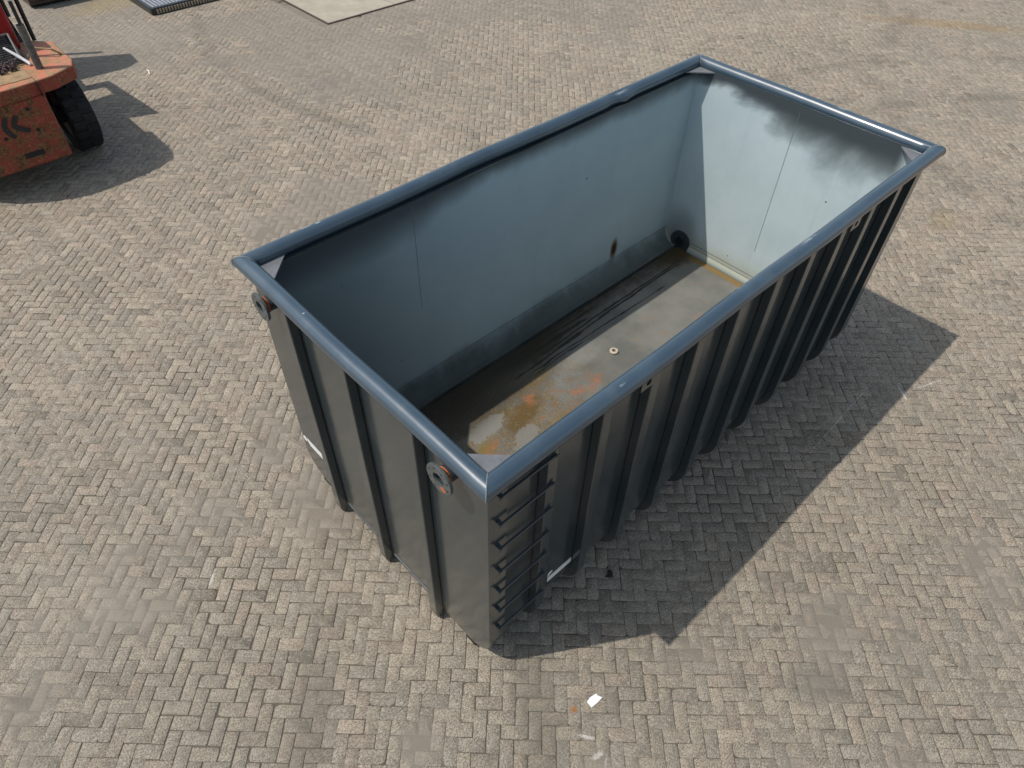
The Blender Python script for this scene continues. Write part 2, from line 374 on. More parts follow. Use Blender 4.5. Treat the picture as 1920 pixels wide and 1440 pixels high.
def build_paving():
    # visible trapezoid in brick axes with margin
    v0, v1 = -2.6, 17.5
    bricks = []
    j0, j1 = int(v0/U), int(v1/U)
    I = []; 
    for j in range(j0, j1):
        v = j*U; half = 3.6+max(0, (v+1.5))*.72+1.4; uc = .8+v*0.0
        i0, i1 = int((uc-half)/U), int((uc+half)/U)
        i = np.arange(i0, i1); I.append(np.stack([i, np.full_like(i, j)], 1))
    I = np.concatenate(I); k = (I[:, 0]+I[:, 1]) % 4
    H = I[k == 0]; V = I[k == 2]
    c = np.concatenate([np.stack([(H[:, 0]+1)*U, (H[:, 1]+.5)*U], 1), np.stack([(V[:, 0]+.5)*U, (V[:, 1]+1)*U], 1)])
    ang = np.concatenate([np.zeros(len(H)), np.full(len(V), math.pi/2)])
    wx, wy = uv2w(c[:, 0], c[:, 1])
    keep = ~in_slab(wx, wy, -.08)
    c, ang, wx, wy = c[keep], ang[keep], wx[keep], wy[keep]
    n = len(c)
    # slow wander of the rows
    c[:, 0] += (fbm(wx*.5, wy*.5, 3, 1)-.5)*.07+(vnoise(wx*2.1, wy*2.1, 5)-.5)*.012
    c[:, 1] += (fbm(wx*.5+9, wy*.5, 3, 2)-.5)*.07+(vnoise(wx*2.1+7, wy*2.1, 6)-.5)*.012
    c += rng.normal(0, .0012, c.shape)
    ang = ang+rng.normal(0, R(.7), n)
    gap = .0010+.0014*rng.random(n)
    hx = U-gap; hy = U/2-gap
    # 16 points: 4 per corner, corner radius differs per brick and corner
    P = np.zeros((n, 16, 2))
    cs = [(1, 1), (-1, 1), (-1, -1), (1, -1)]
    for q, (sx, sy) in enumerate(cs):
        r = .004+.006*rng.random(n)+np.where(rng.random(n) < .16, rng.random(n)*.030, 0)
        rx = np.minimum(r*(1+.6*rng.random(n)), .05); ry = np.minimum(r, .032)
        order = [0, 1, 2, 3] if sx*sy > 0 else [3, 2, 1, 0]
        for e, t in enumerate(order):
            a = t/3*math.pi/2
            P[:, q*4+e, 0] = sx*(hx-rx*(1-math.cos(a))); P[:, q*4+e, 1] = sy*(hy-ry*(1-math.sin(a)))
    P += rng.normal(0, .0009, P.shape)
    ca, sa = np.cos(ang)[:, None], np.sin(ang)[:, None]
    def place(Q, z):
        u = c[:, 0:1]+Q[..., 0]*ca-Q[..., 1]*sa; v = c[:, 1:2]+Q[..., 0]*sa+Q[..., 1]*ca
        x, y = uv2w(u, v); return np.stack([x, y, z], -1)
    tilt = rng.normal(0, .0035, (n, 2)); lift = rng.normal(0, .0005, n)+(vnoise(wx*1.3, wy*1.3, 9)-.5)*.0012
    def zz(Q, base): return base+lift[:, None]+Q[..., 0]*tilt[:, :1]+Q[..., 1]*tilt[:, 1:]
    ins = .002+.0016*rng.random((n, 1, 1))
    Pi = P*(1-ins/np.array([U, U/2]))
    r0 = place(P, zz(P, -.025)); r1 = place(P, zz(P, -.0022)); r2 = place(Pi, zz(Pi, 0.0))
    verts = np.concatenate([r0, r1, r2], 1).reshape(-1, 3)
    base = (np.arange(n)*48)[:, None, None]
    a = np.arange(16); b = (a+1) % 16
    q1 = np.stack([a, b, b+16, a+16], 1); q2 = q1+16
    quads = (np.concatenate([q1, q2])[None]+base).reshape(-1)
    tops = (np.arange(32, 48)[None, :]+(np.arange(n)*48)[:, None]).reshape(-1)
    nq = n*32
    loops = np.concatenate([quads, tops]).astype(np.int32)
    starts = np.concatenate([np.arange(nq)*4, nq*4+np.arange(n)*16]).astype(np.int32)
    totals = np.concatenate([np.full(nq, 4), np.full(n, 16)]).astype(np.int32)
    me = bpy.data.meshes.new("paving"); me.vertices.add(len(verts)); me.vertices.foreach_set('co', verts.astype(np.float32).ravel())
    me.loops.add(len(loops)); me.loops.foreach_set('vertex_index', loops)
    me.polygons.add(len(starts)); me.polygons.foreach_set('loop_start', starts); me.polygons.foreach_set('loop_total', totals)
    # one colour per brick
    t = rng.random(n); t2 = rng.normal(0, 1, n)
    A = np.array([.276, .232, .182]); B = np.array([.256, .218, .174]); C = np.array([.276, .222, .175]); D = np.array([.243, .211, .172])
    colr = np.where((t < .40)[:, None], A, np.where((t < .70)[:, None], B, np.where((t < .84)[:, None], C, D)))
    colr = colr*(1+.085*t2)[:, None]
    dk = rng.random(n) < .02; colr[dk] *= .72
    vc = np.ones((n, 48, 4)); vc[:, :, :3] = colr[:, None, :]
    at = me.color_attributes.new("tint", 'FLOAT_COLOR', 'POINT'); at.data.foreach_set('color', vc.astype(np.float32).ravel())
    sf = sandf(verts[:, 0], verts[:, 1]).astype(np.float32)
    a2 = me.attributes.new("sandy", 'FLOAT', 'POINT'); a2.data.foreach_set('value', sf)
    me.update(calc_edges=True); me.validate()
    return me

def stains(n, c):
    """marks on the yard, shared by bricks and sand (object space = world)"""
    a = n.noise(.55, 5, .6); b = n.noise(3.2, 5, .65); g = n.noise(28, 4, .7)
    # the corner of the yard nearest the viewer is darker and greyer
    near = n.ramp(n.add(n.add(n.x, n.y), n.mul(n.sub(a, .5), 5.0)), 7.0, -1.0)
    c = n.mix(n.mul(near, .30), c, (.165, .155, .125))
    c = n.mix(n.mul(n.ramp(a, .50, .68), .22), c, (.185, .168, .13))
    c = n.mix(n.mul(n.ramp(b, .56, .75), .22), c, (.17, .16, .135))
    c = n.mix(n.mul(n.ramp(a, .50, .34), .15), c, (.40, .345, .27))
    for cx, cy, rx, ry, an, s_, k in ((15.9, 3.4, 2.4, .35, -.95, .5, (.25, .17, .08)), (3.4, 15.6, 1.3, .6, .3, .45, (.30, .24, .12)),
                                  (1.72, -1.75, .42, .2, -.9, .35, (.12, .115, .10)), (1.89, -1.31, .07, .055, 0, .6, (.06, .055, .05)),
                                  (.26, -.64, .035, .03, 0, .8, (.28, .11, .03)), (6.7, 9.6, .5, .25, .3, .3, (.16, .15, .13)), (4.5, 9.4, .7, .3, .3, .3, (.15, .145, .125)),
                                  (8.6, .35, .5, .22, .2, .3, (.25, .18, .07))):
        c = n.mix(n.mul(n.blob(cx, cy, rx, ry, an, .7, b, 1.0), s_), c, k)
    # white paint scuffs
    for cx, cy, rx, ry, an, s_ in ((.19, -.83, .08, .016, -.95, .45), (.15, -.96, .05, .028, -.4, .5), (.17, -1.03, .07, .010, .6, .25), (4.3, -.53, .85, .008, .04, .35),
                               (5.1, -.80, .14, .014, .9, .55), (5.45, -.93, .20, .010, -.35, .5), (12.3, 1.9, .25, .02, .3, .25), (-1.2, 2.1, .1, .02, .8, .4)):
        c = n.mix(n.mul(n.blob(cx, cy, rx, ry, an, .6, g, 1.8), s_), c, (.62, .60, .56))
    # faint tyre tracks that sweep round behind the container
    for (cx, cy, rad, wd) in ((7.5, -6.0, 9.3, .13), (7.5, -6.0, 10.9, .13), (11.0, 10.5, 7.4, .12), (16, -3, 7.2, .16)):
        dx = n.sub(n.x, cx); dy = n.sub(n.y, cy); d = n.m('ABSOLUTE', n.sub(n.m('SQRT', n.add(n.mul(dx, dx), n.mul(dy, dy))), rad))
        tr = n.mul(n.ramp(d, wd*.4, wd*1.8, 1, 0), n.ramp(a, .38, .6))
        c = n.mix(n.mul(tr, .42), c, (.12, .105, .08))
    return c
def mat_brick():
    n = NT("concrete_pavers"); at = n.t.nodes.new("ShaderNodeAttribute"); at.attribute_name = "tint"
    sa = n.t.nodes.new("ShaderNodeAttribute"); sa.attribute_name = "sandy"
    g = n.noise(95, 3, .75); h = n.noise(48, 3, .7); s2 = n.noise(14, 4, .65)
    c = at.outputs['Color']
    c = n.mix(n.ramp(g, .40, .58), n.mix(1.0, c, (.44, .42, .39), 'MULTIPLY'), n.mix(1.0, c, (1.50, 1.48, 1.44), 'MULTIPLY'))
    c = n.mix(n.mul(n.ramp(h, .56, .64), .62), c, (.52, .47, .38))
    c = n.mix(n.mul(n.ramp(h, .44, .34), .60), c, (.09, .075, .055))
    c = n.mix(n.mul(n.ramp(s2, .52, .64), .46), c, (.150, .130, .098))
    c = n.mix(n.mul(n.ramp(s2, .47, .36), .34), c, (.40, .355, .28))
    sm = n.ramp(n.add(sa.outputs['Fac'], n.mul(n.sub(s2, .5), .9)), .45, .95)
    c = n.mix(n.mul(sm, .80), c, n.mix(g, (.198, .168, .135), (.268, .230, .186)))
    c = stains(n, c)
    n.bump(n.add(n.mul(g, .6), n.add(h, n.mul(s2, 1.2))), .6, .008)
    return n.out(c, .82, .3)
def mat_sandj():
    n = NT("joint_sand"); g = n.noise(160, 3, .7); h = n.noise(22, 4, .6); k = n.noise(65, 3, .7)
    top = n.ramp(n.z, -.0042, -.0012)
    lo = n.mix(g, (.050, .038, .025), (.090, .070, .048)); hi = n.mix(g, (.167, .141, .110), (.247, .211, .168))
    c = n.mix(top, lo, hi); c = n.mix(n.mul(n.ramp(h, .5, .72), .25), c, (.13, .11, .085))
    c = stains(n, c)
    n.bump(n.add(g, k), .5, .005); return n.out(c, .9, .25)
M_brick = mat_brick(); M_sandj = mat_sandj()
pm = build_paving(); pm.materials.append(M_brick)
po = link(bpy.data.objects.new("paving", pm)); tag(po, kind="structure")

def build_sand():
    st = .032; v = np.arange(-2.5, 17.4, st); u = np.arange(-12.5, 15.2, st)
    Uv, Vv = np.meshgrid(u, v); X, Y = uv2w(Uv, Vv); Z = sandh(X, Y)
    Z = np.where(in_slab(X, Y, 0.03), -.03, Z)
    nu, nv = len(u), len(v); idx = np.arange(nu*nv).reshape(nv, nu)
    # keep only the widening strip the camera can see, plus a margin
    ku = (np.abs(Uv-.8) < 3.6+np.maximum(0, Vv+1.5)*.72+1.3)
    kf = ku[:-1, :-1] & ku[1:, :-1] & ku[:-1, 1:] & ku[1:, 1:]
    q = np.stack([idx[:-1, :-1], idx[:-1, 1:], idx[1:, 1:], idx[1:, :-1]], -1)[kf]
    used = np.unique(q); remap = np.full(nu*nv, -1); remap[used] = np.arange(len(used)); q = remap[q].astype(np.int32)
    V3 = np.stack([X.ravel()[used], Y.ravel()[used], Z.ravel()[used]], 1).astype(np.float32)
    me = bpy.data.meshes.new("joint_sand"); me.vertices.add(len(V3)); me.vertices.foreach_set('co', V3.ravel())
    me.loops.add(q.size); me.loops.foreach_set('vertex_index', q.ravel()); me.polygons.add(len(q))
    me.polygons.foreach_set('loop_start', np.arange(len(q), dtype=np.int32)*4); me.polygons.foreach_set('loop_total', np.full(len(q), 4, np.int32))
    me.polygons.foreach_set('use_smooth', np.ones(len(q), bool))
    me.update(calc_edges=True); me.materials.append(M_sandj)
    return tag(link(bpy.data.objects.new("joint_sand", me)), kind="structure")
build_sand()
def mat_far():
    n = NT("yard_far"); g = n.noise(30, 4, .7); b = n.noise(1.5, 5, .6)
    v = n.vor(9.0); c = n.mix(v.outputs['Distance'], (.27, .235, .19), (.20, .175, .14)); c = n.mix(n.mul(g, .5), c, (.17, .15, .12))
    c = stains(n, n.mix(n.ramp(b, .4, .7), c, (.24, .21, .17))); n.bump(g, .5, .01); return n.out(c, .85, .3)
b = MB(); b.add([(-150,-150,-.04),(150,-150,-.04),(150,150,-.04),(-150,150,-.04)], [(0,1,2,3)])
tag(b.build("ground", mat_far()), kind="structure")

# ---------------------------------------------------------------- big open container
H = 2.389; Lx = 5.161; Wd = 2.5; RR = .265; Z0 = .105
tank = empty("waste_container", (0, 0, 0))
tag(tank, "large open dark grey steel container with light grey inside, ribbed walls and round tube rim", "container")
def arc(cy, cz, r, a0, a1, n=9): return [(cy+r*math.cos(R(a0+(a1-a0)*i/(n-1))), cz+r*math.sin(R(a0+(a1-a0)*i/(n-1)))) for i in range(n)]
YO, YI = .072, .080; TOPZ = H-.0605
# side wall: outer skin bends under, inner skin bends into the floor
def side_wall(mirror):
    outer = [(YO, TOPZ)]+arc(YO+RR, Z0+RR, RR, 180, 270, 10)
    ri = .17
    inner = arc(YI+ri, .26+ri, ri, 270, 180, 8)+[(YI, TOPZ)]
    poly = outer+[(YO+RR, .256)]+inner if False else outer+inner
    if mirror: poly = [(Wd-y, z) for y, z in poly]
    b = MB(); n = len(poly); xs = (.03, 5.135)
    nx = 13; X = [xs[0]+(xs[1]-xs[0])*i/(nx-1) for i in range(nx)]
    no = len(outer)
    for i in range(nx):
        for y, z in poly: b.v.append((X[i], y, z))
    for i in range(nx-1):
        for k in range(n):
            k2 = (k+1) % n; b.f.append([i*n+k, i*n+k2, (i+1)*n+k2, (i+1)*n+k])
            b.m.append(0 if k < no else 1); b.sm.append(True)
    b.f.append(list(range(n))); b.m.append(0); b.sm.append(False)
    b.f.append([(nx-1)*n+k for k in range(n)]); b.m.append(0); b.sm.append(False)
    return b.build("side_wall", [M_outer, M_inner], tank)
# NB poly closing edges belong to the inner side
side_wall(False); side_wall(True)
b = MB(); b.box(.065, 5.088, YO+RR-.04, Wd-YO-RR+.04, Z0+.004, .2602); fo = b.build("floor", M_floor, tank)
# left and right bits of floor between the curved skins are covered by the skins themselves

def end_outline(yo, r, z0, n=8):
    return [(yo, TOPZ+.042)]+arc(yo+r, z0+r, r, 180, 270, n)+arc(Wd-yo-r, z0+r, r, 270, 360, n)+[(Wd-yo, TOPZ+.042)]
# front end wall with folded corner strips
b = MB(); b.prism(end_outline(.02, .265, .105), 0, .02, .062, 0); b.build("end_wall", [M_outer], tank)
b = MB(); b.prism(end_outline(.02, .265, .105), 0, 5.09, 5.14, 0); o = b.build("end_wall", [M_outer, M_inner], tank)
for p in o.data.polygons:
    if p.normal.x < -.9: p.material_index = 1
for x0, x1 in ((.062, .165), (5.03, 5.09)):
    for mir in (0, 1):
        prof = [(.02, TOPZ)]+arc(.02+.265, .37, .265, 180, 262, 9)
        inn = [(.0715+(y-.02)*.79, z+.012) for y, z in prof][::-1]; inn[-1] = (.0715, TOPZ)
        poly = prof+inn
        if mir: poly = [(Wd-y, z) for y, z in poly]
        b = MB(); b.prism(poly, 0, x0+.0005, x1, 0); b.build("corner_post", M_outer, tank)
# light bent flange under the front wall between the ribs
for y0, y1 in ((.68, 1.20), (1.35, 1.87)):
    b = MB(); b.prism([(.0195, .146), (.012, .142), (.012, .115), (.0195, .11)], 1, y0, y1, 0); b.build("bottom_flange", M_dark, tank)

# side ribs (channel section) that follow the bend of the wall
def side_rib(x, wdt, mirror):
    ro = RR+.070; oc = (YO+RR, Z0+RR)
    pts_o = [(.002, H-.0605)]+arc(oc[0], oc[1], ro, 180, 258, 9)
    pts_i = [(YO-.001, H-.061)]+arc(oc[0], oc[1], RR-.001, 180, 258, 9)
    poly = pts_o+pts_i[::-1]
    if mirror: poly = [(Wd-y, z) for y, z in poly]
    b = MB(); b.prism(poly, 0, x, x+wdt, 0); return b.build("side_rib", M_outer, tank, bevel=.006, seg=2)
ribx = [.464+.461*k for k in range(11)]
for k, x in enumerate(ribx):
    wdt = .088 if x+.09 < 5.02 else 5.025-x
    if wdt < .02: continue
    for mir in (0, 1): side_rib(x, wdt, mir)
# front ribs
for k in range(3):
    y = .566+.67*k
    b = MB(); b.prism([(-.048, H-.038), (.0195, H-.062), (.0195, .10), (.012, .02), (-.034, .02), (-.048, .075)], 1, y, y+.092, 0)
    b.build("end_rib", M_outer, tank, bevel=.007)
    b = MB(); b.box(5.1405, 5.19, y, y+.092, .03, H-.10); b.build("end_rib", M_outer, tank, bevel=.007)
    b = MB(); b.prism([(y-.003, .30), (y-.0005, .30), (y-.0005, .10), (y-.003, .14)], 0, -.02, .015, 0)
# rim: four mitred tubes, the long far one has a dent
def rim_tube(a, b_, dirn, dent=None, seed=0):
    a = Vector(a); b_ = Vector(b_); L = (b_-a).length; d = (b_-a)/L; side = Vector((0,0,1)).cross(d); n = 28; r = .060
    st = 60 if L > 3 else 30; m = MB(); rr = random.Random(seed); ph = rr.random()*6
    for i in range(st+1):
        t = i/st
        for k in range(n):
            ang = 2*math.pi*k/n; off = side*math.cos(ang)*r; h = math.sin(ang)*r
            # mitre: inner side is shorter, outer side longer (side points inwards)
            sh = math.cos(ang)*r
            l = -0+sh+(L-2*sh)*t
            p = a+d*l+off+Vector((0,0,h))
            wob = .005*math.sin(3.1*l+ph)*math.sin(math.pi*t)
            p += side*wob+Vector((0,0,.003*math.sin(2.3*l+ph)*math.sin(math.pi*t)))
            if dent:
                for (dl, amp, wd_) in dent:
                    g = math.exp(-((l-dl)/wd_)**2)*amp
                    if math.cos(ang) > -.2: p += side*g*(.4+math.cos(ang))*.6-Vector((0,0,abs(g)*.35*max(0, math.sin(ang))))
            m.v.append(tuple(p))
    for i in range(st):
        for k in range(n):
            k2 = (k+1) % n; m.f.append([i*n+k, i*n+k2, (i+1)*n+k2, (i+1)*n+k]); m.m.append(0); m.sm.append(True)
    m.f.append(list(range(n))); m.m.append(0); m.sm.append(False)
    m.f.append([st*n+k for k in range(n)]); m.m.append(0); m.sm.append(False)
    return m.build("rim_tube", M_rim, tank, autosmooth=60)
rim_tube((0, 0, H), (Lx, 0, H), None, seed=1)
rim_tube((Lx, 0, H), (Lx, Wd, H), None, seed=2)
rim_tube((Lx, Wd, H), (0, Wd, H), None, dent=[(Lx-3.93, .032, .08), (Lx-3.80, -.022, .07), (Lx-2.1, -.010, .3)], seed=3)
rim_tube((0, Wd, H), (0, 0, H), None, seed=4)
for mir in (0, 1):
    m = MB(); y0, y1 = (-.004, .079) if not mir else (Wd-.079, Wd+.004)
    m.box(.07, 5.085, y0, y1, H-.0600, H-.052); m.build("rim_lip", M_outer, tank)
# weld bead on every mitre
for (x, y, sx, sy) in ((0,0,1,1),(Lx,0,-1,1),(Lx,Wd,-1,-1),(0,Wd,1,-1)):
    m = MB(); pts = []
    for k in range(29):
        a = 2*math.pi*k/28; o_ = .0607*math.cos(a); pts.append((x+sx*o_, y+sy*o_, H+.0607*math.sin(a)))
    m.tube(pts[:-1], .0028, 6, closed=True); m.build("mitre_weld", M_bead, tank)
# gusset plates in the top corners
g = .27
for (x, y, sx, sy) in ((.03,.03,1,1),(Lx-.03,.03,-1,1),(Lx-.03,Wd-.03,-1,-1),(.03,Wd-.03,1,-1)):
    m = MB(); m.prism([(x, y), (x+sx*g, y), (x, y+sy*g)], 2, H-.035, H-.023, 0); m.build("corner_gusset", M_gusset, tank)
# pale stop strip under the long rim on both sides: welded seam lines
for y in (.062, Wd-.062):
    m = MB(); m.box(.17, 5.02, y-.004, y+.004, H-.098, H-.090); m.build("seam_weld", M_bead, tank)
# ladder of seven rungs at the near corner
for z in (2.218, 1.945, 1.68, 1.405, 1.135, .86, .585):
    m = MB(); m.box(.085, .520, -.014, .0012, z-.008, z+.008)
    m.box(.085, .112, .0015, .0195, z-.007, z+.007)
    m.box(.070, .100, -.018, -.0143, z-.008, z+.011); m.box(.505, .535, -.018, -.0143, z-.008, z+.011)
    m.build("ladder_rung", M_dark, tank, bevel=.003)
# pipe stubs with bolted flanges below the front rim
for k, yc in enumerate((.297, 2.205)):
    zc = 2.235
    m = MB(); m.lathe((.02, yc, zc), (-1,0,0), [(.047,-.01),(.055,-.01),(.055,.096),(.047,.096)], 32); pipe = m.build("pipe_stub", M_dark, tank, autosmooth=30)
    m = MB(); m.lathe((-.070, yc, zc), (-1,0,0), [(.0475,0),(.104,0),(.105,.002),(.105,.017),(.103,.019),(.0475,.019)], 48)
    fl = m.build("flange", M_flange, pipe, autosmooth=30)
    for q in range(8):
        m = MB(); a = R(22.5+45*q); m.lathe((-.0885, yc+.082*math.cos(a), zc+.082*math.sin(a)), (-1,0,0), [(.0001,0),(.0075,0),(.0075,.0012),(.0001,.0012)], 12); m.build("bolt_hole", M_black, fl, autosmooth=30)
    m = MB(); m.lathe((-.02, yc, zc), (-1,0,0), [(.0552,.018),(.0575,.018),(.0575,.042),(.0552,.042)], 32); m.build("primer_band", M_rust, pipe, autosmooth=30)
    m = MB(); m.prism([(yc+.046*math.cos(t), zc+.046*math.sin(t)) for t in [2*math.pi*i/24 for i in range(24)]], 0, -.005, .0, 0); m.build("pipe_bore", M_black, pipe)
    if k == 0:
        m = MB(); m.prism([(yc-.035+.024*math.cos(t)*(1+.2*math.sin(3*t)), zc-.058+.019*math.sin(t)) for t in [2*math.pi*i/14 for i in range(14)]], 0, -.0905, -.0893, 0); m.build("rust_spot", M_rust, fl)
# drain flange in the far left corner, inside
m = MB(); m.lathe((5.089, 2.19, .345), (-1,0,0), [(.045,0),(.135,0),(.135,.02),(.045,.02)], 40); dr = m.build("drain_flange", M_dark, tank, autosmooth=30)
m = MB(); m.lathe((5.069, 2.19, .345), (-1,0,0), [(.05,0),(.062,0),(.062,.012),(.05,.012)], 32); m.build("drain_socket", M_glossblack, dr, autosmooth=30)
m = MB(); m.prism([(2.19+.046*math.cos(t), .345+.046*math.sin(t)) for t in [2*math.pi*i/24 for i in range(24)]], 0, 5.07, 5.0885, 0); m.build("drain_opening", M_black, dr)
# threaded ring on the floor
m = MB(); m.lathe((3.08, 1.496, .2603), (0,0,1), [(.022,0),(.043,0),(.045,.004),(.045,.022),(.038,.027),(.022,.027)], 32); rg = m.build("floor_socket", M_ringm, tank, autosmooth=30)
m = MB(); m.prism([(3.08+.0225*math.cos(t), 1.496+.0225*math.sin(t)) for t in [2*math.pi*i/20 for i in range(20)]], 2, .2605, .262, 0); m.build("socket_hole", M_black, rg)
# seams of the inner sheets
for args in ((1.366, 1.369, Wd-YI-.0015, Wd-YI, 1.25, 2.30),):
    m = MB(); m.box(*args); m.build("sheet_seam", M_linebead, tank)
m = MB(); m.box(5.0882, 5.0898, 1.243, 1.247, .7, 2.31); m.build("sheet_seam", M_linebead, tank)
for z in (.335, .385):
    m = MB(); m.box(5.0875, 5.0898, .25, 2.04, z, z+.006); m.build("bottom_seam", M_linebead, tank)
for zz_ in (.445,):
    m = MB(); m.box(.08, 5.08, Wd-YI-.003, Wd-YI+.0, zz_, zz_+.006); m.build("bottom_seam", M_linebead, tank)
m = MB(); m.prism([(5.0895, .262), (5.0895, .335), (5.058, .262)], 1, .25, 2.06, 0); m.build("floor_fillet", M_inner, tank)
# lifting lugs on the outside under the rim
for x in (1.27, 3.83):
    m = MB()
    # plate with a round hole
    n = 20; cx, cz, rh = x+.05, 2.245, .024
    outer = []; x0, x1, z0, z1 = x-.02, x+.12, 2.195, 2.328
    for i in range(n):
        a = 2*math.pi*i/n; dx, dz = math.cos(a), math.sin(a); t = min(((x1-cx) if dx > 0 else (cx-x0))/max(abs(dx), 1e-6), ((z1-cz) if dz > 0 else (cz-z0))/max(abs(dz), 1e-6)); outer.append((cx+dx*t, cz+dz*t))
    vs = []
    for yy in (-.012, .0015):
        vs += [(p[0], yy, p[1]) for p in outer]; vs += [(cx+rh*math.cos(2*math.pi*i/n), yy, cz+rh*math.sin(2*math.pi*i/n)) for i in range(n)]
    fs = []
    for i in range(n):
        j = (i+1) % n; fs += [(i, j, n+j, n+i), (2*n+i, 3*n+i, 3*n+j, 2*n+j), (i, 2*n+i, 2*n+j, j), (n+i, n+j, 3*n+j, 3*n+i)]
    m.add(vs, fs); lg = m.build("lifting_lug", M_outer, tank)
    m = MB(); m.box(cx-.028, cx+.028, -.0005, .0018, cz-.028, cz+.028); m.build("lug_hole", M_black, lg)
# white stickers (blank strip with a small round mark)
m = MB(); m.prism([(2.405, .555), (2.345, .553), (2.115, .553), (2.10, .478), (2.36, .478), (2.40, .520)], 0, .0183, .0195, 0); m.build("sticker", M_white, tank)
m = MB(); m.prism([(2.44+.030*math.cos(t), .520+.032*math.sin(t)) for t in [2*math.pi*i/24 for i in range(24)]], 0, .0183, .0195, 0); m.build("sticker", M_white, tank)
m = MB(); m.box(.655, .915, .0698, .0715, .425, .490); m.build("sticker", M_white, tank)
m = MB(); m.prism([(.652, .506), (.706, .538), (.70, .556), (.675, .562), (.655, .548)], 1, .0698, .0715, 0); m.build("sticker", M_white, tank)
# skid rails under the container
for y in (.62, 1.80):
    m = MB(); m.box(.10, 5.06, y, y+.08, .0, Z0+.003); m.build("skid_rail", M_dark, tank)
for y in (.20, 2.20):
    m = MB(); m.tube([(.08, y, .055), (.08, y+.1, .055)], .055, 20); m.build("ground_roller", M_black, tank)

# ---------------------------------------------------------------- small things lying about
def flatthing(name, pts, x, y, z, th, mat, label, cat, curl=0.0):
    o = empty(name, (x, y, z)) if False else None
    m = MB(); n = len(pts)
    m.v = [(px, py, curl*math.sin(4*px*30)+th) for px, py in pts]+[(px, py, curl*math.sin(4*px*30)) for px, py in pts]
    m.f = [list(range(n)), list(range(2*n-1, n-1, -1))]+[[i, (i+1) % n, n+(i+1) % n, n+i] for i in range(n)]; m.m = [0]*len(m.f); m.sm = [False]*len(m.f)
    o = m.build(name, mat); o.location = (x, y, z); return tag(o, label, cat)
def ip(*pts): # offsets given along image right / image up
    return [uv2w(a, b_) for a, b_ in pts]
flatthing("paper_scrap", ip((-.062,.0),(-.035,.035),(.012,.062),(.020,.048),(.055,.035),(.02,.0),(-.03,-.04)), .41, -.71, .003, .0015, M_white, "small white scrap of paper lying on the pavers below the near container corner", "paper", .002)
flatthing("dark_scrap", ip((-.035,-.03),(-.012,0),(-.008,.035),(.018,.04),(.032,.015),(.032,-.03)), 1.26, -.09, .003, .004, mat_plain("dark_flake", (.022,.018,.016), .7), "dark flake lying on the shaded pavers beside the container", "scrap")
twm = mat_plain("pale_twig", (.70,.68,.62), .6, .1)
m = MB(); m.tube([(-.03,-.09,.012),(-.02,-.02,.010),(.01,.06,.014),(.0,.12,.012)], [.012,.014,.013,.007], 8)
tw = m.build("plastic_strip", twm); tw.location = (2.53, 11.78, .002); tag(tw, "thin white strip lying alone on the pavers right of the forklift shadow", "litter")

# concrete slab with a steel edge
slab = empty("concrete_slab", (6.12, 11.68, 0)); tag(slab, "pale concrete slab with dark steel edging set in the paving at the top", "concrete slab")
def mat_conc():
    n = NT("pale_concrete"); a = n.noise(2.2, 5, .65); g = n.noise(70, 4, .7)
    c = n.mix(n.ramp(a, .35, .65), (.33, .29, .225), (.40, .36, .285)); c = n.mix(n.mul(n.ramp(g, .5, .7), .3), c, (.22, .19, .14))
    cr = n.m('ABSOLUTE', n.sub(n.x, n.add(1.65, n.mul(n.sub(a, .5), .5)))); c = n.mix(n.mul(n.ramp(cr, .008, .02, 1, 0), .7), c, (.12, .10, .07))
    n.bump(g, .3, .005); return n.out(c, .8, .3)
m = MB(); m.box(.03, 5.8, .03, 7.2, -.1, .010); m.build("slab", mat_conc(), slab)
m = MB(); m.box(-.012, .028, -.012, 7.2, -.1, .018); m.box(.03, 5.8, -.012, .0295, -.1, .018); m.build("steel_edge", mat_plain("brown_steel_edge", (.075,.05,.04), .6), slab)

# slatted metal rack
rack = empty("slatted_metal_rack", (3.70, 14.31, 0)); tag(rack, "flat grey metal rack with parallel slats lying on the ground at the top left", "metal rack")
Ms = mat_plain("grey_slat_metal", (.27, .28, .31), .4, .15)
LXr, LYr, hz = 2.0, 2.2, .13
m = MB()
m.box(0, LXr, 0, .07, 0, hz); m.box(0, LXr, LYr-.07, LYr, 0, hz); m.box(0, .07, .07, LYr-.07, 0, hz); m.box(LXr-.07, LXr, .07, LYr-.07, 0, hz)
m.build("frame", M_glossblack, rack, bevel=.02, seg=3)
m = MB(); nS = 26
for i in range(nS):
    x = .09+(LXr-.18)*i/(nS-1); m.box(x-.019, x+.019, .071, LYr-.071, hz-.03, hz+.004)
s_ = m.build("slat", Ms, rack)
s_["kind"] = "stuff"
m = MB()
for i in range(30):
    x = .12+(LXr-.24)*i/29; m.box(x-.017, x+.017, -.02, -.0005, .02, hz-.03)
s_ = m.build("side_fin", mat_plain("tan_fins", (.30,.25,.18), .5), rack); s_["kind"] = "stuff"

